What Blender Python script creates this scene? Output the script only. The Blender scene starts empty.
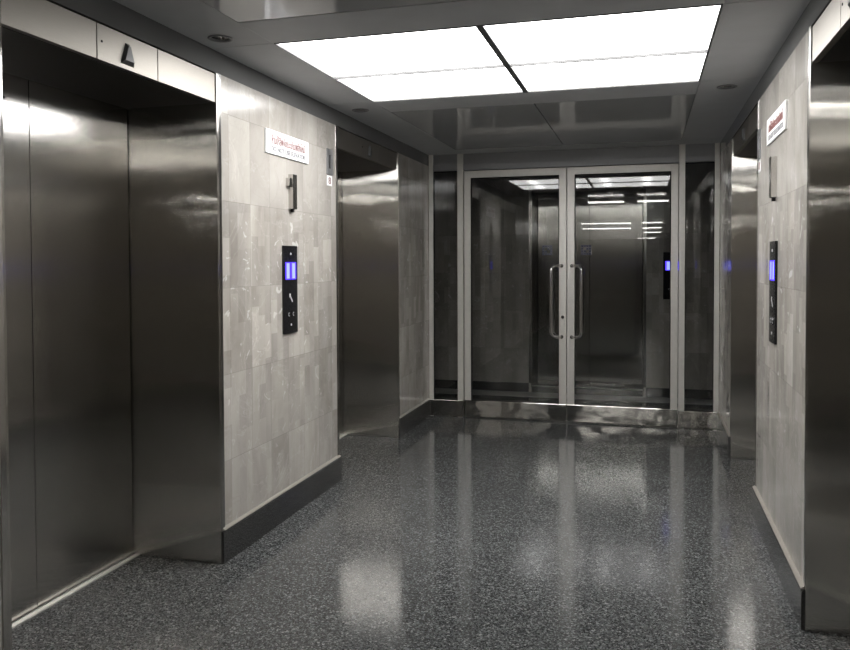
import bpy, bmesh, math, random
from mathutils import Vector, Matrix
R = math.radians
scene = bpy.context.scene
COL = scene.collection

# ------------------------------------------------------------------ dimensions (metres)
XL, XR = -2.028, 0.632            # marble faces of the two side walls
XLB, XRB = -2.013, 0.614          # faces of the skirtings
DEPTH = 0.504                     # door panels sit this far behind the wall face
E1, E2L, E2R = (2.093, 3.420), (4.985, 6.32), (4.935, 6.295)   # elevator openings along the lobby
YP = 7.313                        # front plane of the glass partition
YC, YD = 8.93, 9.40               # far corridor wall, its elevator doors
ZH, ZW, ZC = 2.288, 2.433, 2.540  # opening head, top of marble, ceiling
ZB = 0.164                        # skirting height
YREAR = -22.0

# ------------------------------------------------------------------ materials
def new_mat(name):
    m = bpy.data.materials.new(name); m.use_nodes = True
    nt = m.node_tree; nt.nodes.clear()
    out = nt.nodes.new('ShaderNodeOutputMaterial')
    b = nt.nodes.new('ShaderNodeBsdfPrincipled')
    nt.links.new(b.outputs[0], out.inputs[0])
    return m, nt, b
def N(nt, kind, **kw):
    n = nt.nodes.new(kind)
    for k, v in kw.items():
        if k.startswith('i_'): n.inputs[k[2:].replace('_', ' ')].default_value = v
        else: setattr(n, k, v)
    return n
def math_node(nt, op, a, b=None, c=None):
    n = nt.nodes.new('ShaderNodeMath'); n.operation = op
    for i, v in enumerate((a, b, c)):
        if v is None: continue
        if isinstance(v, (int, float)): n.inputs[i].default_value = v
        else: nt.links.new(v, n.inputs[i])
    return n.outputs[0]
def ramp(nt, fac, stops, interp='LINEAR'):
    n = nt.nodes.new('ShaderNodeValToRGB'); cr = n.color_ramp; cr.interpolation = interp
    while len(cr.elements) > 1: cr.elements.remove(cr.elements[0])
    for i, (p, c) in enumerate(stops):
        e = cr.elements[0] if i == 0 else cr.elements.new(p)
        e.position = p; e.color = (*c, 1) if len(c) == 3 else c
    nt.links.new(fac, n.inputs[0]); return n.outputs[0]
def mix(nt, fac, a, b, blend='MIX'):
    n = nt.nodes.new('ShaderNodeMix'); n.data_type = 'RGBA'; n.blend_type = blend
    for idx, v in ((0, fac), (6, a), (7, b)):
        if isinstance(v, (int, float)): n.inputs[idx].default_value = v
        elif isinstance(v, tuple): n.inputs[idx].default_value = (*v, 1)
        else: nt.links.new(v, n.inputs[idx])
    return n.outputs[2]
def position(nt, scale=(1, 1, 1)):
    g = nt.nodes.new('ShaderNodeNewGeometry')
    mp = nt.nodes.new('ShaderNodeMapping'); mp.inputs['Scale'].default_value = scale
    nt.links.new(g.outputs['Position'], mp.inputs[0]); return mp.outputs[0]
def noise(nt, vec, scale, detail=3, rough=.5, dist=0):
    n = N(nt, 'ShaderNodeTexNoise'); n.inputs['Scale'].default_value = scale
    n.inputs['Detail'].default_value = detail; n.inputs['Roughness'].default_value = rough
    n.inputs['Distortion'].default_value = dist
    nt.links.new(vec, n.inputs['Vector']); return n.outputs[0]
def bump(nt, b, h, strength, distance):
    n = nt.nodes.new('ShaderNodeBump'); n.inputs['Strength'].default_value = strength
    n.inputs['Distance'].default_value = distance
    nt.links.new(h, n.inputs['Height']); nt.links.new(n.outputs[0], b.inputs['Normal']); return n
def plain(name, color, rough=.5, metal=0., spec=.5, vary=.06, scale=25):
    m, nt, b = new_mat(name)
    f = noise(nt, position(nt), scale, 4)
    lo = tuple(c*(1-vary) for c in color); hi = tuple(min(1, c*(1+vary)) for c in color)
    nt.links.new(ramp(nt, f, [(.3, lo), (.7, hi)]), b.inputs['Base Color'])
    b.inputs['Roughness'].default_value = rough; b.inputs['Metallic'].default_value = metal
    b.inputs['Specular IOR Level'].default_value = spec
    return m
def steel(name, color, rough, wave=.0012, aniso=.75, scatter=0., wscale=3.0):
    """brushed stainless sheet: vertical grain smears reflections sideways, the sheet is slightly wavy"""
    m, nt, b = new_mat(name)
    b.inputs['Metallic'].default_value = 1
    b.inputs['Roughness'].default_value = rough
    b.inputs['Anisotropic'].default_value = aniso
    b.inputs['Anisotropic Rotation'].default_value = 0.25
    if aniso:
        t = nt.nodes.new('ShaderNodeCombineXYZ'); t.inputs[2].default_value = 1
        nt.links.new(t.outputs[0], b.inputs['Tangent'])
    g = noise(nt, position(nt, (40, 40, 1200)), 1.0, 2)
    s = noise(nt, position(nt), 2.5, 3)
    c = ramp(nt, g, [(.35, tuple(x*.93 for x in color)), (.65, color)])
    c = mix(nt, .25, c, ramp(nt, s, [(.35, tuple(x*.82 for x in color)), (.65, color)]))
    nt.links.new(c, b.inputs['Base Color'])
    nrm = None
    if scatter:
        # hair-fine upright grain: the surface normal varies from scratch to scratch, sideways only
        geo = nt.nodes.new('ShaderNodeNewGeometry')
        def vm(op, a, c):
            n = nt.nodes.new('ShaderNodeVectorMath'); n.operation = op
            for i, v in enumerate((a, c)):
                if isinstance(v, tuple): n.inputs[i].default_value = v
                else: nt.links.new(v, n.inputs[i])
            return n.outputs[0]
        side = vm('CROSS_PRODUCT', geo.outputs['Normal'], (0, 0, 1))
        wn = N(nt, 'ShaderNodeTexWhiteNoise', noise_dimensions='3D'); nt.links.new(position(nt, (9000, 9000, 9000)), wn.inputs[0])
        sc = nt.nodes.new('ShaderNodeSeparateColor'); nt.links.new(wn.outputs[1], sc.inputs[0])
        k = math_node(nt, 'SUBTRACT', math_node(nt, 'ADD', sc.outputs[0], sc.outputs[1]), 1)
        k = math_node(nt, 'MULTIPLY', k, scatter)
        kv = nt.nodes.new('ShaderNodeCombineXYZ')
        for i in range(3): nt.links.new(k, kv.inputs[i])
        nn = nt.nodes.new('ShaderNodeVectorMath'); nn.operation = 'NORMALIZE'
        nt.links.new(vm('ADD', geo.outputs['Normal'], vm('MULTIPLY', side, kv.outputs[0])), nn.inputs[0])
        nrm = nn.outputs[0]
        nt.links.new(nrm, b.inputs['Normal'])
    if wave:
        w = noise(nt, position(nt, (1.0, 1.0, 1.7)), wscale, 1.2, .4)
        bn = bump(nt, b, w, 1.0, wave)
        if nrm is not None: nt.links.new(nrm, bn.inputs['Normal'])
    return m
def marble(name, axis, dull=1.0):
    """polished pale marble in upright tiles 0.222 x 0.437 m"""
    m, nt, b = new_mat(name)
    g = nt.nodes.new('ShaderNodeNewGeometry'); sp = nt.nodes.new('ShaderNodeSeparateXYZ')
    nt.links.new(g.outputs['Position'], sp.inputs[0])
    u = sp.outputs[axis]; z = sp.outputs[2]
    uu = math_node(nt, 'DIVIDE', math_node(nt, 'SUBTRACT', u, 3.532 - .222*60), .222)
    zz = math_node(nt, 'DIVIDE', math_node(nt, 'ADD', z, .374), .437)
    iu = math_node(nt, 'FLOOR', uu); iz = math_node(nt, 'FLOOR', zz)
    cid = nt.nodes.new('ShaderNodeCombineXYZ'); nt.links.new(iu, cid.inputs[0]); nt.links.new(iz, cid.inputs[1])
    wn = N(nt, 'ShaderNodeTexWhiteNoise', noise_dimensions='3D'); nt.links.new(cid.outputs[0], wn.inputs[0])
    rnd, rcol = wn.outputs[0], wn.outputs[1]
    # every tile shows its own piece of stone
    off = nt.nodes.new('ShaderNodeVectorMath'); off.operation = 'MULTIPLY_ADD'
    nt.links.new(rcol, off.inputs[0]); off.inputs[1].default_value = (9, 9, 9); nt.links.new(g.outputs['Position'], off.inputs[2])
    v = off.outputs[0]
    st = nt.nodes.new('ShaderNodeMapping'); st.inputs['Scale'].default_value = (1, 1, .45); nt.links.new(v, st.inputs[0])
    cloud = noise(nt, st.outputs[0], 3.2, 7, .6, .5)
    base = ramp(nt, cloud, [(.28, (.33, .31, .285)), (.44, (.43, .41, .38)), (.6, (.50, .48, .45)), (.78, (.58, .56, .53))])
    sk = nt.nodes.new('ShaderNodeMapping'); sk.inputs['Rotation'].default_value = (.6, .5, .4); nt.links.new(v, sk.inputs[0])
    vein = math_node(nt, 'ABSOLUTE', math_node(nt, 'SUBTRACT', noise(nt, sk.outputs[0], 2.1, 8, .62, 1.2), .5))
    base = mix(nt, ramp(nt, vein, [(0, (.4,)*3), (.005, (.15,)*3), (.014, (0,)*3)]), base, (.64, .62, .60))
    vein2 = math_node(nt, 'ABSOLUTE', math_node(nt, 'SUBTRACT', noise(nt, sk.outputs[0], 3.4, 6, .6, .8), .47))
    base = mix(nt, ramp(nt, vein2, [(0, (.22,)*3), (.006, (.08,)*3), (.014, (0,)*3)]), base, (.30, .28, .26))
    base = mix(nt, 1.0, base, ramp(nt, rnd, [(0, (.80*dull, .79*dull, .78*dull)), (1, (1.0*dull, .99*dull, .97*dull))]), 'MULTIPLY')
    # smaller upright patches within the tiles
    pu = math_node(nt, 'FLOOR', math_node(nt, 'DIVIDE', u, .0738))
    cu = nt.nodes.new('ShaderNodeTexWhiteNoise'); cu.noise_dimensions = '1D'; nt.links.new(pu, cu.inputs['W'])
    pz = math_node(nt, 'FLOOR', math_node(nt, 'ADD', math_node(nt, 'DIVIDE', z, .19), math_node(nt, 'MULTIPLY', cu.outputs[0], 7)))
    pid = nt.nodes.new('ShaderNodeCombineXYZ'); nt.links.new(pu, pid.inputs[0]); nt.links.new(pz, pid.inputs[1])
    pn = N(nt, 'ShaderNodeTexWhiteNoise', noise_dimensions='3D'); nt.links.new(pid.outputs[0], pn.inputs[0])
    band = ramp(nt, math_node(nt, 'DIVIDE', z, 2.5), [(.22, (.35,)*3), (.38, (1,)*3), (.68, (1,)*3), (.74, (.15,)*3)])
    base = mix(nt, band, base, mix(nt, 1.0, base, ramp(nt, pn.outputs[0], [(0, (.80, .79, .78)), (.5, (.95, .94, .93)), (1, (1.12, 1.11, 1.10))]), 'MULTIPLY'))
    gleam = ramp(nt, noise(nt, sk.outputs[0], 9, 2, .5, 2.0), [(.66, (0,)*3), (.70, (1,)*3)])  # white reflections on the polished stone, painted into its colour at mid height
    base = mix(nt, math_node(nt, 'MULTIPLY', math_node(nt, 'MULTIPLY', gleam, band), .45), base, (.80, .79, .77))
    # fine joints
    fu = math_node(nt, 'ABSOLUTE', math_node(nt, 'SUBTRACT', math_node(nt, 'FRACT', uu), .5))
    fz = math_node(nt, 'ABSOLUTE', math_node(nt, 'SUBTRACT', math_node(nt, 'FRACT', zz), .5))
    ju = math_node(nt, 'GREATER_THAN', fu, .5 - .0012/.222)
    jz = math_node(nt, 'GREATER_THAN', fz, .5 - .0012/.437)
    j = math_node(nt, 'MAXIMUM', ju, jz)
    base = mix(nt, math_node(nt, 'MULTIPLY', j, .5), base, (.20, .185, .165))
    nt.links.new(base, b.inputs['Base Color'])
    b.inputs['Roughness'].default_value = .16
    rr = ramp(nt, noise(nt, position(nt), 6, 3), [(.3, (.12,)*3), (.7, (.24,)*3)])
    nt.links.new(rr, b.inputs['Roughness'])
    b.inputs['Specular IOR Level'].default_value = .5
    # tiles are set very slightly out of plane with each other
    h = math_node(nt, 'ADD', math_node(nt, 'MULTIPLY', uu, math_node(nt, 'SUBTRACT', rnd, .5)), noise(nt, v, 5, 2))
    bump(nt, b, h, .5, .0006)
    return m
def terrazzo():
    m, nt, b = new_mat('terrazzo_floor')
    p = position(nt)
    vo = N(nt, 'ShaderNodeTexVoronoi'); vo.inputs['Scale'].default_value = 150; nt.links.new(p, vo.inputs['Vector'])
    s = nt.nodes.new('ShaderNodeSeparateColor'); nt.links.new(vo.outputs['Color'], s.inputs[0])
    c = ramp(nt, s.outputs[0], [(0, (.026, .029, .030)), (.35, (.062, .067, .068)), (.62, (.115, .123, .124)), (.84, (.20, .212, .212)), (.95, (.33, .335, .33))], 'CONSTANT')
    vo2 = N(nt, 'ShaderNodeTexVoronoi'); vo2.inputs['Scale'].default_value = 330; nt.links.new(p, vo2.inputs['Vector'])
    s2 = nt.nodes.new('ShaderNodeSeparateColor'); nt.links.new(vo2.outputs['Color'], s2.inputs[0])
    c = mix(nt, .4, c, ramp(nt, s2.outputs[1], [(0, (.03, .03, .03)), (.5, (.08, .08, .08)), (.85, (.2, .2, .195))], 'CONSTANT'))
    big = noise(nt, p, 1.4, 4)
    c = mix(nt, 1.0, c, ramp(nt, big, [(.3, (.82, .82, .82)), (.7, (1, 1, 1))]), 'MULTIPLY')
    # thin tile joints
    sp = nt.nodes.new('ShaderNodeSeparateXYZ'); nt.links.new(p, sp.inputs[0])
    js = []
    for k, o in ((0, .698), (1, .31)):
        f = math_node(nt, 'ABSOLUTE', math_node(nt, 'SUBTRACT', math_node(nt, 'FRACT', math_node(nt, 'DIVIDE', math_node(nt, 'ADD', sp.outputs[k], 60 + o), .60)), .5))
        js.append(math_node(nt, 'GREATER_THAN', f, .5 - .0012/.6))
    j = math_node(nt, 'MAXIMUM', *js)
    c = mix(nt, math_node(nt, 'MULTIPLY', j, .6), c, (.02, .02, .02))
    nt.links.new(c, b.inputs['Base Color'])
    rr = ramp(nt, noise(nt, p, 3.0, 5), [(.3, (.08,)*3), (.7, (.14,)*3)])
    nt.links.new(rr, b.inputs['Roughness'])
    b.inputs['Specular IOR Level'].default_value = .5
    bump(nt, b, noise(nt, p, 9, 1), .06, .0006)
    return m
def glass():
    m = bpy.data.materials.new('clear_glass'); m.use_nodes = True; nt = m.node_tree; nt.nodes.clear()
    out = nt.nodes.new('ShaderNodeOutputMaterial')
    t = nt.nodes.new('ShaderNodeBsdfTransparent'); t.inputs[0].default_value = (.88, .885, .88, 1)
    g = nt.nodes.new('ShaderNodeBsdfGlossy'); g.inputs['Roughness'].default_value = .004
    f = nt.nodes.new('ShaderNodeFresnel'); f.inputs[0].default_value = 1.55
    mx = nt.nodes.new('ShaderNodeMixShader')
    nt.links.new(f.outputs[0], mx.inputs[0]); nt.links.new(t.outputs[0], mx.inputs[1]); nt.links.new(g.outputs[0], mx.inputs[2])
    nt.links.new(mx.outputs[0], out.inputs[0])
    return m
def emit(name, color, strength):
    m = bpy.data.materials.new(name); m.use_nodes = True; nt = m.node_tree; nt.nodes.clear()
    out = nt.nodes.new('ShaderNodeOutputMaterial'); e = nt.nodes.new('ShaderNodeEmission')
    e.inputs[0].default_value = (*color, 1); e.inputs[1].default_value = strength
    nt.links.new(e.outputs[0], out.inputs[0]); return m
def diffuser():
    """luminous ceiling sheet: brighter streaks where the tubes lie behind it"""
    m = bpy.data.materials.new('luminous_diffuser'); m.use_nodes = True; nt = m.node_tree; nt.nodes.clear()
    out = nt.nodes.new('ShaderNodeOutputMaterial'); e = nt.nodes.new('ShaderNodeEmission')
    g = nt.nodes.new('ShaderNodeNewGeometry'); sp = nt.nodes.new('ShaderNodeSeparateXYZ'); nt.links.new(g.outputs['Position'], sp.inputs[0])
    tot = None
    for x0 in (-1.42, -.96, -.50, .02):
        d = math_node(nt, 'DIVIDE', math_node(nt, 'SUBTRACT', sp.outputs[0], x0), .055)
        q = math_node(nt, 'POWER', 2.718, math_node(nt, 'MULTIPLY', math_node(nt, 'MULTIPLY', d, d), -1))
        tot = q if tot is None else math_node(nt, 'ADD', tot, q)
    # tubes are 0.6 m long, one pair end to end
    fy = math_node(nt, 'ABSOLUTE', math_node(nt, 'SUBTRACT', sp.outputs[1], 4.09))
    fy = math_node(nt, 'MULTIPLY', math_node(nt, 'LESS_THAN', fy, .56), math_node(nt, 'GREATER_THAN', fy, .03))
    tot = math_node(nt, 'MULTIPLY', tot, fy)
    s = math_node(nt, 'MULTIPLY_ADD', tot, 7.0, PANEL)
    e.inputs[0].default_value = (1, .99, .98, 1); nt.links.new(s, e.inputs[1])
    nt.links.new(e.outputs[0], out.inputs[0]); return m
PANEL = 4.4

M = {}
M['marble'] = marble('pale_marble_tiles', 1)
M['marble_far'] = marble('pale_marble_tiles_far', 0, 1.0)
M['floor'] = terrazzo()
M['glass'] = glass()
M['diffuser'] = diffuser()
M['steel'] = steel('brushed_stainless', (.72, .70, .66), .055, .0013, .5, .80)
M['steel_door'] = steel('brushed_stainless_door', (.56, .545, .52), .13, .0004, .8, .24)
M['header'] = steel('satin_stainless', (.35, .33, .30), .47, .0003, 0)
M['polished'] = steel('polished_stainless', (.62, .60, .56), .07, .0035, 0, 0, 6)
M['trim'] = steel('stainless_trim', (.60, .585, .56), .18, 0)
M['alu'] = plain('satin_aluminium', (.68, .66, .62), .42, .55, .5, .03)
M['alu_dark'] = plain('grey_aluminium', (.27, .27, .275), .38, .5, .5, .03)
M['ceiling'] = plain('grey_ceiling_paint', (.55, .56, .57), .5, 0, .3, .03, 8)
M['laminate'] = plain('glossy_grey_laminate', (.46, .47, .475), .08, 0, .5, .03, 4)
M['fascia'] = plain('glossy_dark_fascia', (.13, .13, .13), .035, 0, .8, .03, 4)
M['granite'] = plain('dark_granite', (.036, .036, .035), .12, 0, .5, .35, 160)
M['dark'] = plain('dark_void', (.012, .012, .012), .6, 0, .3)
M['black'] = plain('black_glass_plate', (.010, .010, .011), .10, 0, .5)
M['white'] = plain('white_acrylic', (.86, .86, .86), .3, 0, .4, .01)
M['red_ink'] = plain('dark_red_ink', (.20, .085, .08), .5)
M['grey_ink'] = plain('grey_ink', (.20, .20, .21), .5)
M['mark'] = plain('pale_marking', (.5, .5, .5), .4)
M['chrome'] = steel('chrome', (.72, .71, .70), .10, 0, 0)
M['arrow'] = plain('dark_chrome', (.10, .10, .10), .38, .0)
M['sticker'] = plain('blue_grey_sticker', (.05, .055, .10), .4, 0, .4, .3, 120)
M['blue'] = emit('blue_display', (.07, .035, 1.0), 1.6)
M['digits'] = emit('pale_display_digits', (.26, .32, 1.0), 1.1)
M['tube'] = emit('fluorescent_tube', (1, .98, .93), 12)
M['housing'] = plain('white_enamel', (.6, .6, .58), .4)
M['grid'] = plain('grey_grid_bar', (.12, .12, .12), .5)
M['border'] = plain('pale_grey_floor_border', (.42, .42, .40), .35)
M['ledge'] = plain('beige_stone_ledge', (.27, .25, .22), .4)
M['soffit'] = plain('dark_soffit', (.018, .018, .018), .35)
M['wall_paint'] = plain('grey_wall_paint', (.30, .295, .285), .6, 0, .3, .05, 5)

# ------------------------------------------------------------------ object helpers
class Frame:
    """a wall seen face on: a to the right, b up, d out of the wall"""
    def __init__(s, o, right, out): s.o, s.r, s.n = Vector(o), Vector(right), Vector(out)
    def p(s, a, b, d): return s.o + s.r*a + s.n*d + Vector((0, 0, b))
WORLD = Frame((0, 0, 0), (1, 0, 0), (0, -1, 0))     # a = x, d = -y
FL = Frame((XL, 0, 0), (0, 1, 0), (1, 0, 0))        # left wall: a = y
FR = Frame((XR, 0, 0), (0, -1, 0), (-1, 0, 0))      # right wall: a = -y
FC = Frame((0, YC, 0), (1, 0, 0), (0, -1, 0))       # far corridor wall: a = x
FP = Frame((0, YP, 0), (1, 0, 0), (0, -1, 0))       # glass partition
def new_bm(): return bmesh.new()
def add_hex(bm, pts, bev=0):
    vs = [bm.verts.new(p) for p in pts]
    fs = [bm.faces.new([vs[i] for i in q]) for q in ((0, 3, 2, 1), (4, 5, 6, 7), (0, 1, 5, 4), (1, 2, 6, 5), (2, 3, 7, 6), (3, 0, 4, 7))]
    bmesh.ops.recalc_face_normals(bm, faces=fs)
    if bev:
        es = list({e for f in fs for e in f.edges})
        bmesh.ops.bevel(bm, geom=es, offset=bev, segments=2, affect='EDGES', profile=.5)
def bx(bm, x0, x1, y0, y1, z0, z1, bev=0):
    add_hex(bm, [(x0, y0, z0), (x1, y0, z0), (x1, y1, z0), (x0, y1, z0), (x0, y0, z1), (x1, y0, z1), (x1, y1, z1), (x0, y1, z1)], bev)
    return bm
def fb(bm, F, a0, a1, b0, b1, d0, d1, bev=0):
    add_hex(bm, [F.p(a0, b0, d0), F.p(a1, b0, d0), F.p(a1, b0, d1), F.p(a0, b0, d1), F.p(a0, b1, d0), F.p(a1, b1, d0), F.p(a1, b1, d1), F.p(a0, b1, d1)], bev)
    return bm
def prism(bm, F, outline, d0, d1, taper=1.0):
    """outline of (a, b) points pushed from d0 to d1, the outer end scaled by taper"""
    ca = sum(p[0] for p in outline)/len(outline); cb = sum(p[1] for p in outline)/len(outline)
    lo = [bm.verts.new(F.p(a, b, d0)) for a, b in outline]
    hi = [bm.verts.new(F.p(ca+(a-ca)*taper, cb+(b-cb)*taper, d1)) for a, b in outline]
    n = len(lo); fs = [bm.faces.new(lo), bm.faces.new(hi)]
    for i in range(n): fs.append(bm.faces.new((lo[i], lo[(i+1) % n], hi[(i+1) % n], hi[i])))
    bmesh.ops.recalc_face_normals(bm, faces=fs); return bm
def disc(F, a, b, r, n=20): return [(a+r*math.cos(i*2*math.pi/n), b+r*math.sin(i*2*math.pi/n)) for i in range(n)]
def tube(bm, pts, r, n=12):
    pts = [Vector(p) for p in pts]; rings = []; up = None
    for i, p in enumerate(pts):
        t = (pts[min(i+1, len(pts)-1)]-pts[max(i-1, 0)]).normalized()
        if up is None: up = t.orthogonal().normalized()
        up = (up - t*up.dot(t)).normalized(); s = t.cross(up)
        rings.append([bm.verts.new(p+(up*math.cos(k*2*math.pi/n)+s*math.sin(k*2*math.pi/n))*r) for k in range(n)])
    fs = []
    for q, w in zip(rings, rings[1:]):
        for k in range(n): fs.append(bm.faces.new((q[k], q[(k+1) % n], w[(k+1) % n], w[k])))
    fs.append(bm.faces.new(rings[0])); fs.append(bm.faces.new(rings[-1]))
    for f in fs[:-2]: f.smooth = True
    bmesh.ops.recalc_face_normals(bm, faces=fs); return bm
def lathe(bm, c, prof, n=36):
    rings = []
    for r, z in prof:
        rings.append([bm.verts.new((c[0]+r*math.cos(k*2*math.pi/n), c[1]+r*math.sin(k*2*math.pi/n), z)) for k in range(n)])
    fs = []
    for q, w in zip(rings, rings[1:]):
        for k in range(n):
            f = bm.faces.new((q[k], q[(k+1) % n], w[(k+1) % n], w[k])); f.smooth = True; fs.append(f)
    bmesh.ops.recalc_face_normals(bm, faces=fs); return bm
def obj(name, bm, mat, parent=None, label=None):
    """one mesh object; the bmesh holds world coordinates and is moved into its parent's space"""
    me = bpy.data.meshes.new(name)
    o = bpy.data.objects.new(name, me); COL.objects.link(o)
    if parent is not None:
        off = parent['_at'] if '_at' in parent.keys() else (0, 0, 0)
        bmesh.ops.translate(bm, verts=bm.verts, vec=-Vector(off)); o.parent = parent
        o['_at'] = off
    else:
        vs = [v.co for v in bm.verts]
        c = Vector(((min(v.x for v in vs)+max(v.x for v in vs))/2, (min(v.y for v in vs)+max(v.y for v in vs))/2, min(v.z for v in vs)))
        bmesh.ops.translate(bm, verts=bm.verts, vec=-c); o.location = c; o['_at'] = tuple(c)
    bm.to_mesh(me); bm.free(); me.materials.append(mat)
    if label: o['label'] = label
    return o
def struct(name, bm, mat):
    o = obj(name, bm, mat); o['kind'] = 'structure'; o['label'] = ''; del o['label']; return o
def thing(name, label, cat, loc, group=None):
    o = bpy.data.objects.new(name, None); COL.objects.link(o); o.empty_display_size = .1
    o.location = loc; o['_at'] = tuple(loc); o['label'] = label; o['category'] = cat
    if group: o['group'] = group
    return o
def lettering(name, text, F, a, b, d, size, width, mat, parent, thick=.0008, rot=0, bold=0.0, label=None):
    """text as a thin mesh centred at (a, b) on the frame, squeezed to the given width"""
    cu = bpy.data.curves.new(name, 'FONT'); cu.body = text; cu.size = size; cu.align_x = 'CENTER'; cu.align_y = 'CENTER'
    cu.extrude = thick; cu.offset = bold
    t = bpy.data.objects.new(name, cu); COL.objects.link(t)
    dg = bpy.context.evaluated_depsgraph_get(); me = bpy.data.meshes.new_from_object(t.evaluated_get(dg))
    COL.objects.unlink(t); bpy.data.objects.remove(t)
    bm = bmesh.new(); bm.from_mesh(me); bpy.data.meshes.remove(me)
    xs = [v.co.x for v in bm.verts]; ys = [v.co.y for v in bm.verts]
    cx, cy = (min(xs)+max(xs))/2, (min(ys)+max(ys))/2; sx = width/(max(xs)-min(xs)) if width else 1
    for v in bm.verts:
        x, y, z = (v.co.x-cx)*sx, v.co.y-cy, v.co.z
        x, y = x*math.cos(rot)-y*math.sin(rot), x*math.sin(rot)+y*math.cos(rot)
        v.co = F.p(a+x, b+y, d+z)
    return obj(name, bm, mat, parent, label)

# ------------------------------------------------------------------ room shell
bm = new_bm(); bx(bm, -4.6, 3.4, YREAR, 9.9, -.12, 0); struct('floor', bm, M['floor'])

def side_wall(name, x0, x1, E2):
    for y0, y1 in ((-2.0, E1[0]-.012), (E1[1]+.012, E2[0]-.012), (E2[1]+.012, YP+.05)):
        bm = new_bm(); bx(bm, x0, x1, y0, y1, 0, ZW); struct(name, bm, M['marble'])
side_wall('wall_left', XL-.62, XL, E2L); side_wall('wall_right', XR, XR+.62, E2R)
def fascia(name, x0, x1): bm = new_bm(); bx(bm, x0, x1, -2.0, YP+.05, ZW, ZC+.02); struct(name, bm, M['fascia'])
fascia('trim_1', XL-.62, XL); fascia('trim_2', XR, XR+.62)
def skirting(name, F, sgn, proj, segs):
    """dark granite skirting with a bevelled top edge"""
    bm = new_bm()
    for y0, y1 in segs:
        prof = [(0, 0), (proj, 0), (proj, ZB-.008), (proj-.008, ZB), (0, ZB)]
        a = (y0, y1) if sgn > 0 else (-y1, -y0)
        e0 = [bm.verts.new(F.p(a[0], z, d)) for d, z in prof]; e1 = [bm.verts.new(F.p(a[1], z, d)) for d, z in prof]
        fs = [bm.faces.new(e0), bm.faces.new(e1)]
        for i in range(5): fs.append(bm.faces.new((e0[i], e0[(i+1) % 5], e1[(i+1) % 5], e1[i])))
        bmesh.ops.recalc_face_normals(bm, faces=fs)
    struct(name, bm, M['granite'])
    for y0, y1 in segs:
        a = (y0, y1) if sgn > 0 else (-y1, -y0)
        bm = new_bm(); prof = [(0, ZB), (proj-.001, ZB), (proj-.001, ZB+.004), (.003, ZB+.013), (0, ZB+.013)]
        e0 = [bm.verts.new(F.p(a[0]+.014, z, d)) for d, z in prof]; e1 = [bm.verts.new(F.p(a[1]-.014, z, d)) for d, z in prof]
        fs = [bm.faces.new(e0), bm.faces.new(e1)]
        for i in range(5): fs.append(bm.faces.new((e0[i], e0[(i+1) % 5], e1[(i+1) % 5], e1[i])))
        bmesh.ops.recalc_face_normals(bm, faces=fs)
        LEDGE[0] += 1; struct('trim_%d' % LEDGE[0], bm, M['ledge'])
LEDGE = [20]
def segs(E2): return [(-2.0, E1[0]-.002), (E1[1]+.002, E2[0]+.002), (E2[1]+.002, YP-.012)]
skirting('baseboard_left', FL, 1, .016, segs(E2L)); skirting('baseboard_right', FR, -1, .018, segs(E2R))

# ceiling: grey border boards with fine open joints, dark void above
CX0, CX1 = -1.700, .300
G = .0025
bm = new_bm()
cuts = [-2.0, 1.60, 3.385, 4.795, 7.06]
border = []
for y0, y1 in zip(cuts, cuts[1:]+[YP+.05]):
    bx(bm, XL, CX0-G, y0+G, y1-G, ZC, ZC+.03); bx(bm, CX1+G, XR, y0+G, y1-G, ZC, ZC+.03)
for y0, y1 in ((3.055, 3.385), (4.795, 5.15), (7.06, YP+.05), (-2.0, 1.60)):
    bx(bm, CX0, CX1, y0+G, y1-G, ZC, ZC+.03)
DL = [(-1.893, 3.236), (-1.872, 5.02), (.466, 4.98)]
ceil = struct('ceiling', bm, M['ceiling'])
for x, y in DL:                                     # holes for the downlights
    cb = bmesh.new(); bmesh.ops.create_cone(cb, cap_ends=True, segments=36, radius1=.046, radius2=.046, depth=.2)
    bmesh.ops.translate(cb, verts=cb.verts, vec=(x, y, ZC))
    cut = obj('hole', cb, M['dark']); md = ceil.modifiers.new('hole', 'BOOLEAN'); md.object = cut; md.operation = 'DIFFERENCE'; md.solver = 'EXACT'
    bpy.context.view_layer.update(); dg = bpy.context.evaluated_depsgraph_get()
    me = bpy.data.meshes.new_from_object(ceil.evaluated_get(dg)); ceil.modifiers.clear(); ceil.data = me
    bpy.data.objects.remove(cut)
bm = new_bm(); bx(bm, XL-.6, XR+.6, -2.0, YP+.05, ZC+.11, ZC+.16); o = struct('ceiling_void', bm, M['dark'])
o.name = 'ceiling.001'

# glass partition framing
Z_DT, Z_TB, Z_TT = 2.373, 2.376, 2.440
T0, T1 = -.020, .050                                # frame depth: d from back to front is -T1..T0
def frame_bar(bm, a0, a1, b0, b1, d0=-.06, d1=0.0, bev=.002): fb(bm, FP, a0, a1, b0, b1, d0, d1, bev)
SL = (XL+.002, -1.984, -1.742, -1.684)              # left sidelight: jamb, opening, mullion
SR = (.289, .342, .588, XR-.002)
bm = new_bm()
frame_bar(bm, SL[2], SL[3], 0, ZC); frame_bar(bm, SR[0], SR[1], 0, ZC)
frame_bar(bm, SL[0], SL[1], 0, ZC); frame_bar(bm, SR[2], SR[3], 0, ZC)
struct('trim_3', bm, M['alu'])
bm = new_bm()
for a0, a1 in ((SL[1], SL[2]), (SL[3], SR[0]), (SR[1], SR[2])): frame_bar(bm, a0, a1, Z_TB+.004, Z_TT, d1=-.003)
struct('trim_4', bm, M['alu_dark'])
bm = new_bm()
for a0, a1 in ((SL[1], SL[2]), (SL[3], SR[0]), (SR[1], SR[2])): frame_bar(bm, a0, a1, Z_TT, ZC, d0=-.05, d1=-.012)
struct('trim_5', bm, M['alu_dark'])
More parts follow.
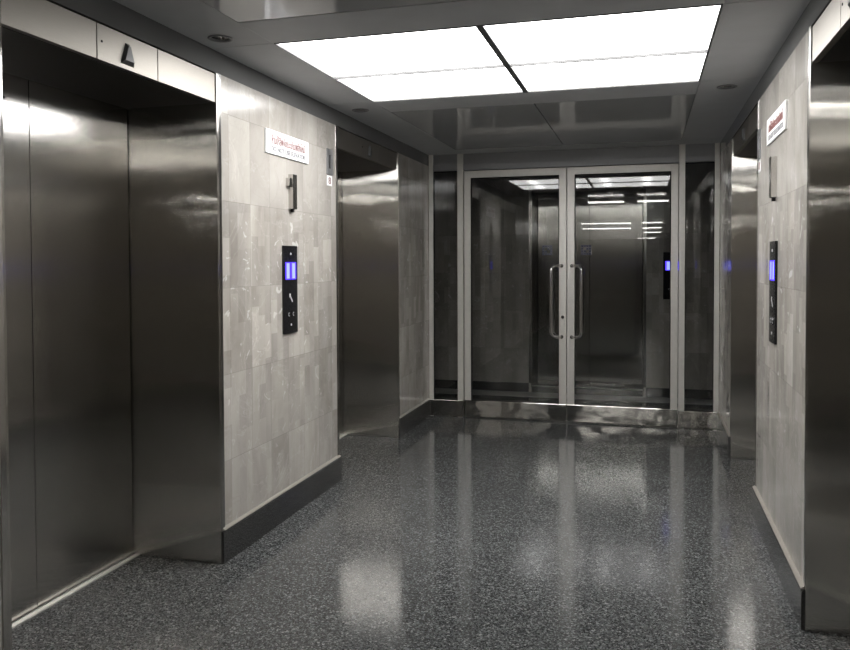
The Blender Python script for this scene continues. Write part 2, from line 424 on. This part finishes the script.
for i, (a0, a1, r0, r1) in enumerate(((SL[1], SL[2], SL[0]-.001, SL[3]), (SR[1], SR[2], SR[0], SR[3]+.001))):
    bm = new_bm(); fb(bm, FP, a0, a1, .158, Z_TB+.004, -.036, -.026)
    w = struct('window_%d' % (i+1), bm, M['glass'])
    bm = new_bm(); fb(bm, FP, r0, r1, .002, .160, -.05, .003, .002); obj('bottom_rail', bm, M['polished'], w)
    bm = new_bm()
    fb(bm, FP, a0, a0+.006, .160, Z_TB, -.045, -.018); fb(bm, FP, a1-.006, a1, .160, Z_TB, -.045, -.018)
    fb(bm, FP, a0, a1, .160, .166, -.045, -.018); fb(bm, FP, a0, a1, Z_TB-.006, Z_TB, -.045, -.018)
    obj('glazing_bead', bm, M['dark'], w)
# small skirting returns in polished steel at the foot of the end jambs
# ------------------------------------------------------------------ glass doors
def glass_door(label, a0, a1, meet, lock):
    """meet = +1 when the meeting stile is on the right"""
    hx = a0 if meet > 0 else a1
    t = thing('glass_door', label, 'door', (hx, YP, 0))
    D0, D1 = -.050, -.004
    wo, wm = .062, .068
    sl = (a0, a0 + (wo if meet > 0 else wm)); sr = (a1 - (wm if meet > 0 else wo), a1)
    for s in (sl, sr): bm = new_bm(); fb(bm, FP, s[0], s[1], .168, Z_DT, D0, D1, .002); obj('stile', bm, M['alu'], t)
    bm = new_bm(); fb(bm, FP, sl[1], sr[0], 2.306, Z_DT, D0, D1, .002); obj('top_rail', bm, M['alu'], t)
    bm = new_bm(); fb(bm, FP, a0, a1, .012, .168, D0-.001, D1+.001, .002); obj('kick_plate', bm, M['polished'], t)
    bm = new_bm(); fb(bm, FP, sl[1]-.004, sr[0]+.004, .164, 2.310, -.033, -.023); pane = obj('pane', bm, M['glass'], t)
    bm = new_bm()
    fb(bm, FP, sl[1], sl[1]+.007, .168, 2.306, -.042, -.014); fb(bm, FP, sr[0]-.007, sr[0], .168, 2.306, -.042, -.014)
    fb(bm, FP, sl[1], sr[0], .168, .175, -.042, -.014); fb(bm, FP, sl[1], sr[0], 2.299, 2.306, -.042, -.014)
    obj('glazing_bead', bm, M['dark'], t)
    ms = sr if meet > 0 else sl; sx = ms[0]+.024 if meet > 0 else ms[1]-.024
    out = -meet
    for d_in, sg in ((D1, 1), (D0, -1)):
        z0, z1, off, reach = .800, 1.462, .062*sg, .092*out
        pts = []
        def arc(c, r, t0, t1, ua, ub):
            for k in range(7):
                q = t0+(t1-t0)*k/6
                pts.append(c + ua*(r*math.cos(q)) + ub*(r*math.sin(q)))
        p0 = FP.p(sx, z1, d_in); rr = .05
        mid = FP.p(sx+reach, z1, d_in+off); u = (mid-p0); L = u.length; u.normalize(); zz = Vector((0, 0, 1))
        pts.append(p0)
        arc(mid - u*rr - zz*rr, rr, math.pi/2, 0, u, zz)
        mid2 = FP.p(sx+reach, z0, d_in+off)
        arc(mid2 - u*rr + zz*rr, rr, 0, -math.pi/2, u, zz)
        pts.append(FP.p(sx, z0, d_in))
        bm = new_bm(); tube(bm, pts, .0145, 14); h = obj('pull_handle', bm, M['chrome'], t)
        bm = new_bm()
        for z in (z0, z1): prism(bm, FP, disc(FP, sx, z, .017), d_in, d_in+.006*sg)
        obj('rosette', bm, M['chrome'], h)
    if lock:
        bm = new_bm(); prism(bm, FP, disc(FP, (ms[0]+ms[1])/2, .985, .017), D1, D1+.007, .85); l = obj('lock_cylinder', bm, M['chrome'], t)
        bm = new_bm(); fb(bm, FP, (ms[0]+ms[1])/2-.0025, (ms[0]+ms[1])/2+.0025, .978, .992, D1+.007, D1+.0075); obj('keyhole', bm, M['dark'], l)
    # square sticker made of little dark cells, stuck on the pane
    sa = -.882 if meet > 0 else -.525
    bm = new_bm(); rnd = random.Random(3)
    for i in range(4):
        for k in range(4):
            if (i, k) in ((1, 2), (2, 1)) : continue
            a, b = sa-.046+i*.024, 1.563+k*.024
            fb(bm, FP, a, a+.019, b, b+.018, -.023, -.0222)
    obj('sticker', bm, M['sticker'], t, 'dark blue-grey square sticker')
    return t
glass_door('left leaf of the glass double door, with the lock cylinder on its stile', -1.674, -.703, 1, True)
glass_door('right leaf of the glass double door, with no lock cylinder', -.697, .284, -1, False)

# ------------------------------------------------------------------ elevators
TRIM = [5]
def elevator(F, a0, a1, label, depth=DEPTH, zh=ZH, zw=ZW, trim0=ZB, hall=True, group=None, key=True):
    c = (a0+a1)/2
    t = thing('elevator_entrance', label, 'elevator', F.p(c, 0, 0), group)
    for s, e in ((a0+.007, c-.002), (c+.002, a1-.007)):
        bm = new_bm(); fb(bm, F, s, e, .012, zh-.004, -depth-.035, -depth, .001); d = obj('door_panel', bm, M['steel_door'], t)
        if key and s < c-.1:
            bm = new_bm(); prism(bm, F, disc(F, c-.140, 2.182, .013), -depth, -depth+.003, .9); k = obj('release_keyhole', bm, M['chrome'], d)
            bm = new_bm(); prism(bm, F, disc(F, c-.140, 2.182, .006), -depth+.003, -depth+.0035); obj('keyhole', bm, M['dark'], k)
    for s, e in ((a0-.011, a0), (a1, a1+.011)):
        bm = new_bm(); fb(bm, F, s, e, .004, zw, -depth-.04, .002, .001); obj('jamb', bm, M['steel'], t)
    for s, e in ((a0-.038, a0-.012), (a1+.012, a1+.038)):
        TRIM[0] += 1; bm = new_bm(); fb(bm, F, s, e, trim0+.001, zw, -.002, .004, .001); struct('trim_%d' % TRIM[0], bm, M['trim'])
    p0, p1 = c-.195, c+.195
    for s, e in ((a0+.004, p0-.0025), (p0+.0025, p1-.0025), (p1+.0025, a1-.004)):
        bm = new_bm(); fb(bm, F, s, e, zh, zw-.006, -.03, -.004, .001); h = obj('header_panel', bm, M['header'], t)
        if abs(s-p0) < .01 and hall:
            # raised arrowhead pointing up, with a sloping faceted body
            bm = new_bm(); k = c-.012
            prism(bm, F, [(k-.042, 2.306), (k+.042, 2.306), (k+.011, 2.394), (k-.011, 2.394)], -.004, .010, .66)
            obj('direction_arrow', bm, M['arrow'], h, 'dark chrome arrow pointing up')
            bm = new_bm(); prism(bm, F, disc(F, p0+.028, 2.362, .005, 12), -.004, -.002); obj('screw', bm, M['dark'], h)
    bm = new_bm(); fb(bm, F, a0, a1, .006, zh-.003, -depth-.06, -depth-.042); obj('running_gap', bm, M['dark'], t)
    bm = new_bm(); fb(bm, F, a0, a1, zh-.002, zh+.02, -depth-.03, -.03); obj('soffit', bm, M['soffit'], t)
    bm = new_bm()
    fb(bm, F, a0, a1, .0002, .006, -depth+.008, -depth+.036, .001); fb(bm, F, a0, a1, .0002, .004, -depth-.03, -depth-.004)
    obj('door_sill', bm, M['alu'], t)
    return t
elevator(FL, E1[0], E1[1], 'left wall elevator nearest the viewer, its brushed steel doors in full view')
elevator(FL, E2L[0], E2L[1], 'left wall elevator between the marble pillar and the glass doors')
elevator(FR, -E1[1], -E1[0], 'right wall elevator at the right edge, only its steel jamb and header showing')
elevator(FR, -E2R[1], -E2R[0], 'right wall elevator between the marble pillar and the glass doors')
# ------------------------------------------------------------------ fittings on the marble
def sign(F, c, label):
    t = thing('wall_sign', label, 'sign', F.p(c, 2.11, 0), 'white notices on the marble')
    bm = new_bm(); fb(bm, F, c-.283, c+.283, 2.113, 2.247, 0, .010, .0015); obj('board', bm, M['white'], t)
    lettering('thai_lettering', 'ห้ามใช้ลิฟต์ขณะเกิดเพลิงไหม้', F, c+.005, 2.197, .0103, .060, .44, M['red_ink'], t, bold=.0012)
    lettering('english_lettering', 'DO NOT USE ELEVATOR', F, c+.005, 2.144, .0103, .036, .45, M['grey_ink'], t, bold=.0012)
sign(FL, 4.205, 'white notice with red and grey lettering high on the left marble pillar')
sign(FR, -4.23, 'white notice with red and grey lettering high on the right marble pillar')
def lantern(F, c, label):
    t = thing('hall_lantern', label, 'wall lantern', F.p(c, 1.80, 0), 'steel lanterns under the notices')
    bm = new_bm(); fb(bm, F, c-.028, c+.028, 1.818, 2.022, -.002, .030, .0015); obj('body', bm, M['trim'], t)
    bm = new_bm(); fb(bm, F, c-.062, c-.028, 1.950, 1.998, -.002, .026, .002); obj('side_block', bm, M['trim'], t)
    bm = new_bm(); fb(bm, F, c-.012, c+.008, 1.800, 1.818, .004, .022, .002); obj('stud', bm, M['dark'], t)
lantern(FL, 4.246, 'upright steel bar lantern under the notice on the left marble pillar')
lantern(FR, -4.25, 'upright steel bar lantern under the notice on the right marble pillar')
def call_panel(F, c, label, group='black call panels with blue displays'):
    t = thing('call_panel', label, 'call panel', F.p(c, 1.084, 0), group)
    w = .092
    bm = new_bm(); fb(bm, F, c-w, c+w, 1.084, 1.600, 0, .012, .0015); obj('face_plate', bm, M['black'], t)
    for s in (-1, 1):
        bm = new_bm(); a = c+s*.037; fb(bm, F, a-.033, a+.033, 1.402, 1.503, .012, .0126); d = obj('display', bm, M['blue'], t)
        bm = new_bm(); fb(bm, F, a-.018, a+.018, 1.408, 1.497, .0126, .013); obj('lit_digits', bm, M['digits'], d)
    bm = new_bm(); prism(bm, F, disc(F, c, 1.553, .007, 14), .012, .014); obj('key_switch', bm, M['mark'], t)
    bm = new_bm()
    prism(bm, F, [(c-.022, 1.318), (c-.002, 1.318), (c-.006, 1.306), (c+.024, 1.272), (c+.016, 1.266), (c-.014, 1.300), (c-.022, 1.294)], .012, .0128)
    obj('emblem', bm, M['mark'], t)
    for s in (-1, 1):
        a = c+s*.030; bm = new_bm()
        prism(bm, F, disc(F, a, 1.196, .020, 18), .012, .0145, .95); k = obj('call_button', bm, M['black'], t)
        bm = new_bm()
        up = s > 0
        for q0, q1 in ((60, 300),):
            n = 9; r0, r1 = .007, .011
            pts = [(a+r1*math.cos(R(q0+(q1-q0)*i/n)), 1.196+r1*math.sin(R(q0+(q1-q0)*i/n))) for i in range(n+1)]
            pts += [(a+r0*math.cos(R(q0+(q1-q0)*i/n)), 1.196+r0*math.sin(R(q0+(q1-q0)*i/n))) for i in range(n, -1, -1)]
            prism(bm, F, pts, .0145, .015)
        obj('button_mark', bm, M['mark'], k)
    bm = new_bm(); prism(bm, F, disc(F, c, 1.134, .007, 14), .012, .014); obj('key_switch', bm, M['mark'], t)
call_panel(FL, 4.216, 'black call panel with two blue displays on the left marble pillar')
call_panel(FR, -4.278, 'black call panel with blue displays on the right marble pillar')
call_panel(FC, .283, 'call panel with blue display beyond the glass, on the far corridor wall')
def slot_plate(F, c, label, lab2):
    t = thing('slot_plate', label, 'switch plate', F.p(c, 2.085, 0), 'slotted steel plates')
    bm = new_bm()
    fb(bm, F, c-.049, c-.018, 2.085, 2.255, 0, .008, .001); fb(bm, F, c+.018, c+.049, 2.085, 2.255, 0, .008, .001)
    fb(bm, F, c-.018, c+.018, 2.085, 2.125, 0, .008); fb(bm, F, c-.018, c+.018, 2.215, 2.255, 0, .008)
    obj('plate', bm, M['alu_dark'], t)
    bm = new_bm(); fb(bm, F, c-.018, c+.018, 2.125, 2.215, 0, .0025); obj('slot', bm, M['black'], t)
    l = thing('number_label', lab2, 'label', F.p(c, 2.0, 0), 'white number labels')
    bm = new_bm(); fb(bm, F, c-.042, c+.042, 2.012, 2.080, -.002, .003, .0005); obj('card', bm, M['white'], l)
    lettering('number', '8', F, c, 2.046, .0033, .062, .040, M['red_ink'], l, bold=.0008)
slot_plate(FL, 4.838, 'slotted steel plate at the far top corner of the left marble pillar', 'small white label with a red number on the left marble pillar')
slot_plate(FR, -4.846, 'slotted steel plate at the far top corner of the right marble pillar', 'small white label with a red number on the right marble pillar')

# ------------------------------------------------------------------ ceiling fittings
LX = (-1.691, -.706, .292); LY = (3.394, 4.115, 4.785)
t = thing('ceiling_light', 'large glowing white luminous ceiling panel in four sections', 'ceiling light', ((LX[0]+LX[2])/2, (LY[0]+LY[2])/2, ZC))
bm = new_bm()
bx(bm, LX[1]-.016, LX[1]+.016, LY[0], LY[2], ZC-.004, ZC+.03, .001)
bx(bm, LX[0], LX[1]-.016, LY[1]-.008, LY[1]+.008, ZC-.008, ZC+.03); bx(bm, LX[1]+.016, LX[2], LY[1]-.008, LY[1]+.008, ZC-.008, ZC+.03)
bx(bm, LX[0]-.007, LX[0], LY[0]-.007, LY[2]+.007, ZC-.003, ZC+.03); bx(bm, LX[2], LX[2]+.007, LY[0]-.007, LY[2]+.007, ZC-.003, ZC+.03)
bx(bm, LX[0], LX[2], LY[0]-.007, LY[0], ZC-.003, ZC+.03); bx(bm, LX[0], LX[2], LY[2], LY[2]+.007, ZC-.003, ZC+.03)
obj('grid_frame', bm, M['grid'], t)
for x0, x1 in ((LX[0], LX[1]-.016), (LX[1]+.016, LX[2])):
    for y0, y1 in ((LY[0], LY[1]-.006), (LY[1]+.006, LY[2])):
        bm = new_bm(); bx(bm, x0, x1, y0, y1, ZC+.006, ZC+.012); obj('diffuser', bm, M['diffuser'], t)
def gloss_panel(x0, x1, y0, y1, label):
    bm = new_bm(); bx(bm, x0, x1, y0, y1, ZC+.001, ZC+.02, .001)
    o = obj('ceiling_panel', bm, M['laminate']); o['label'] = label; o['category'] = 'ceiling panel'; o['group'] = 'glossy grey ceiling panels'
gloss_panel(CX0, -.709, 5.155, 7.055, 'glossy grey ceiling panel behind the light, left of the seam')
gloss_panel(-.703, CX1, 5.155, 7.055, 'glossy grey ceiling panel behind the light, right of the seam')
gloss_panel(CX0, CX1, 1.605, 3.050, 'glossy grey ceiling panel before the light, at the top edge')
def downlight(x, y, label):
    t = thing('recessed_downlight', label, 'downlight', (x, y, ZC), 'unlit recessed downlights')
    bm = new_bm(); lathe(bm, (x, y), [(.046, ZC), (.058, ZC-.001), (.0585, ZC-.004), (.054, ZC-.0065), (.045, ZC-.005), (.043, ZC+.004)]); obj('trim_ring', bm, M['alu_dark'], t)
    bm = new_bm(); lathe(bm, (x, y), [(.044, ZC+.002), (.041, ZC+.03), (.030, ZC+.075), (.001, ZC+.08)]); obj('reflector', bm, M['chrome'], t)
    bm = new_bm(); lathe(bm, (x, y), [(.012, ZC+.078), (.012, ZC+.06), (.022, ZC+.045), (.024, ZC+.032), (.018, ZC+.022), (.001, ZC+.018)]); obj('bulb', bm, M['housing'], t)
for (x, y), l in zip(DL[:3], ('unlit round downlight in the ceiling above the near left elevator', 'unlit round downlight in the ceiling above the left marble pillar', 'unlit round downlight in the ceiling above the right marble pillar')): downlight(x, y, l)
# bare tubes in the hall behind the viewer: seen as bright bars mirrored in the glass and steel
def batten(x0, x1, y, label):
    t = thing('ceiling_tube_light', label, 'ceiling light', ((x0+x1)/2, y, ZC), 'tube lights mirrored in glass')
    bm = new_bm(); bx(bm, x0-.02, x1+.02, y-.03, y+.03, ZC-.035, ZC, .003); obj('housing', bm, M['housing'], t)
    bm = new_bm(); tube(bm, [(x0, y, ZC-.055), (x1, y, ZC-.055)], .014, 10); obj('tube', bm, M['tube'], t)
    for x in (x0-.012, x1+.002): bm = new_bm(); bx(bm, x, x+.010, y-.018, y+.018, ZC-.075, ZC-.034); obj('lamp_holder', bm, M['housing'], t)
for x0, x1, y in ((-.92, -.34, 1.40), (-.12, .36, 1.40), (-1.60, -.36, -6.0), (-.10, .42, -6.0), (-1.85, -.41, -9.2), (-.09, .45, -9.2), (-.07, .53, -12.8), (-.30, .44, -19.5)):
    batten(x0, x1, y, 'fluorescent tube mirrored as a bright bar in the glass doors and steel')

# ------------------------------------------------------------------ corridor beyond the glass
O0, O1 = -1.246, -.024
for a0, a1, b0 in ((-4.4, O0-.012, 0), (O1+.012, 3.2, 0), (O0-.012, O1+.012, ZW+.001)):
    bm = new_bm(); fb(bm, FC, a0, a1, b0, 2.6, -.5, 0); struct('wall_back', bm, M['marble_far'])
bm = new_bm()
for a0, a1 in ((-4.4, O0-.040), (O1+.040, 3.2)): fb(bm, FC, a0, a1, 0, .105, 0, .014, .003)
struct('baseboard_back', bm, M['granite'])
elevator(FC, O0, O1, 'elevator beyond the glass doors, steel doors meeting at a centre seam', depth=YD-YC, trim0=.105)
bm = new_bm(); bx(bm, -4.4, 3.2, YP+.06, YC, 2.56, 2.60); struct('ceiling_corridor', bm, M['ceiling']).name = 'ceiling.002'
bm = new_bm(); bx(bm, -4.5, -4.4, YP, YC+.5, 0, 2.6); bx(bm, 3.2, 3.3, YP, YC+.5, 0, 2.6)
bx(bm, -4.4, XL-.62, YP-.02, YP+.05, 0, 2.6); bx(bm, XR+.62, 3.2, YP-.02, YP+.05, 0, 2.6)
struct('wall_corridor', bm, M['wall_paint'])
bm = new_bm(); bx(bm, -4.4, 3.2, 8.60, YC-.015, -.01, .003); struct('floor_border', bm, M['border']).name = 'floor.001'
# hall behind the viewer
bm = new_bm()
bx(bm, -4.6, 3.4, YREAR-.1, YREAR, 0, 2.6); bx(bm, -4.7, -4.6, YREAR, -2, 0, 2.6); bx(bm, 3.4, 3.5, YREAR, -2, 0, 2.6)
bx(bm, -4.6, XL-.62, -2.1, -2, 0, 2.6); bx(bm, XR+.62, 3.4, -2.1, -2, 0, 2.6)
struct('wall_front', bm, M['wall_paint'])
bm = new_bm(); bx(bm, -4.6, 3.4, YREAR, -2.0, ZC, ZC+.06); struct('ceiling_hall', bm, M['ceiling']).name = 'ceiling.003'

# ------------------------------------------------------------------ camera
cam = bpy.data.cameras.new('camera'); co = bpy.data.objects.new('camera', cam); COL.objects.link(co); scene.camera = co
f, yaw, pit, rol = 778.8, R(15.782), R(-1.476), R(-.211)
fw = Vector((-math.sin(yaw)*math.cos(pit), math.cos(yaw)*math.cos(pit), math.sin(pit)))
r = Vector((math.cos(yaw), math.sin(yaw), 0)); u = r.cross(fw)
r2 = r*math.cos(rol)+u*math.sin(rol); u2 = -r*math.sin(rol)+u*math.cos(rol)
mw = Matrix((r2, u2, -fw)).transposed().to_4x4(); mw.translation = Vector((0, 0, 1.5)); co.matrix_world = mw
cam.sensor_fit = 'HORIZONTAL'; cam.sensor_width = 36; cam.lens = 36*f/850
cam.shift_y = -(325-282.33)/850
cam.clip_start = .02

w = bpy.data.worlds.new('dim'); scene.world = w; w.use_nodes = True
w.node_tree.nodes['Background'].inputs[0].default_value = (.5, .5, .5, 1); w.node_tree.nodes['Background'].inputs[1].default_value = .02
vs = scene.view_settings; vs.view_transform = 'Standard'; vs.look = 'None'; vs.gamma = 1; vs.use_curve_mapping = False; vs.exposure = 1.0
cy = scene.cycles
cy.max_bounces = 12; cy.diffuse_bounces = 5; cy.glossy_bounces = 12; cy.transparent_max_bounces = 16; cy.sample_clamp_indirect = 6
cy.use_denoising = True; cy.caustics_reflective = True; cy.blur_glossy = 0
for o in list(bpy.data.objects):
    if '_at' in o.keys(): del o['_at']
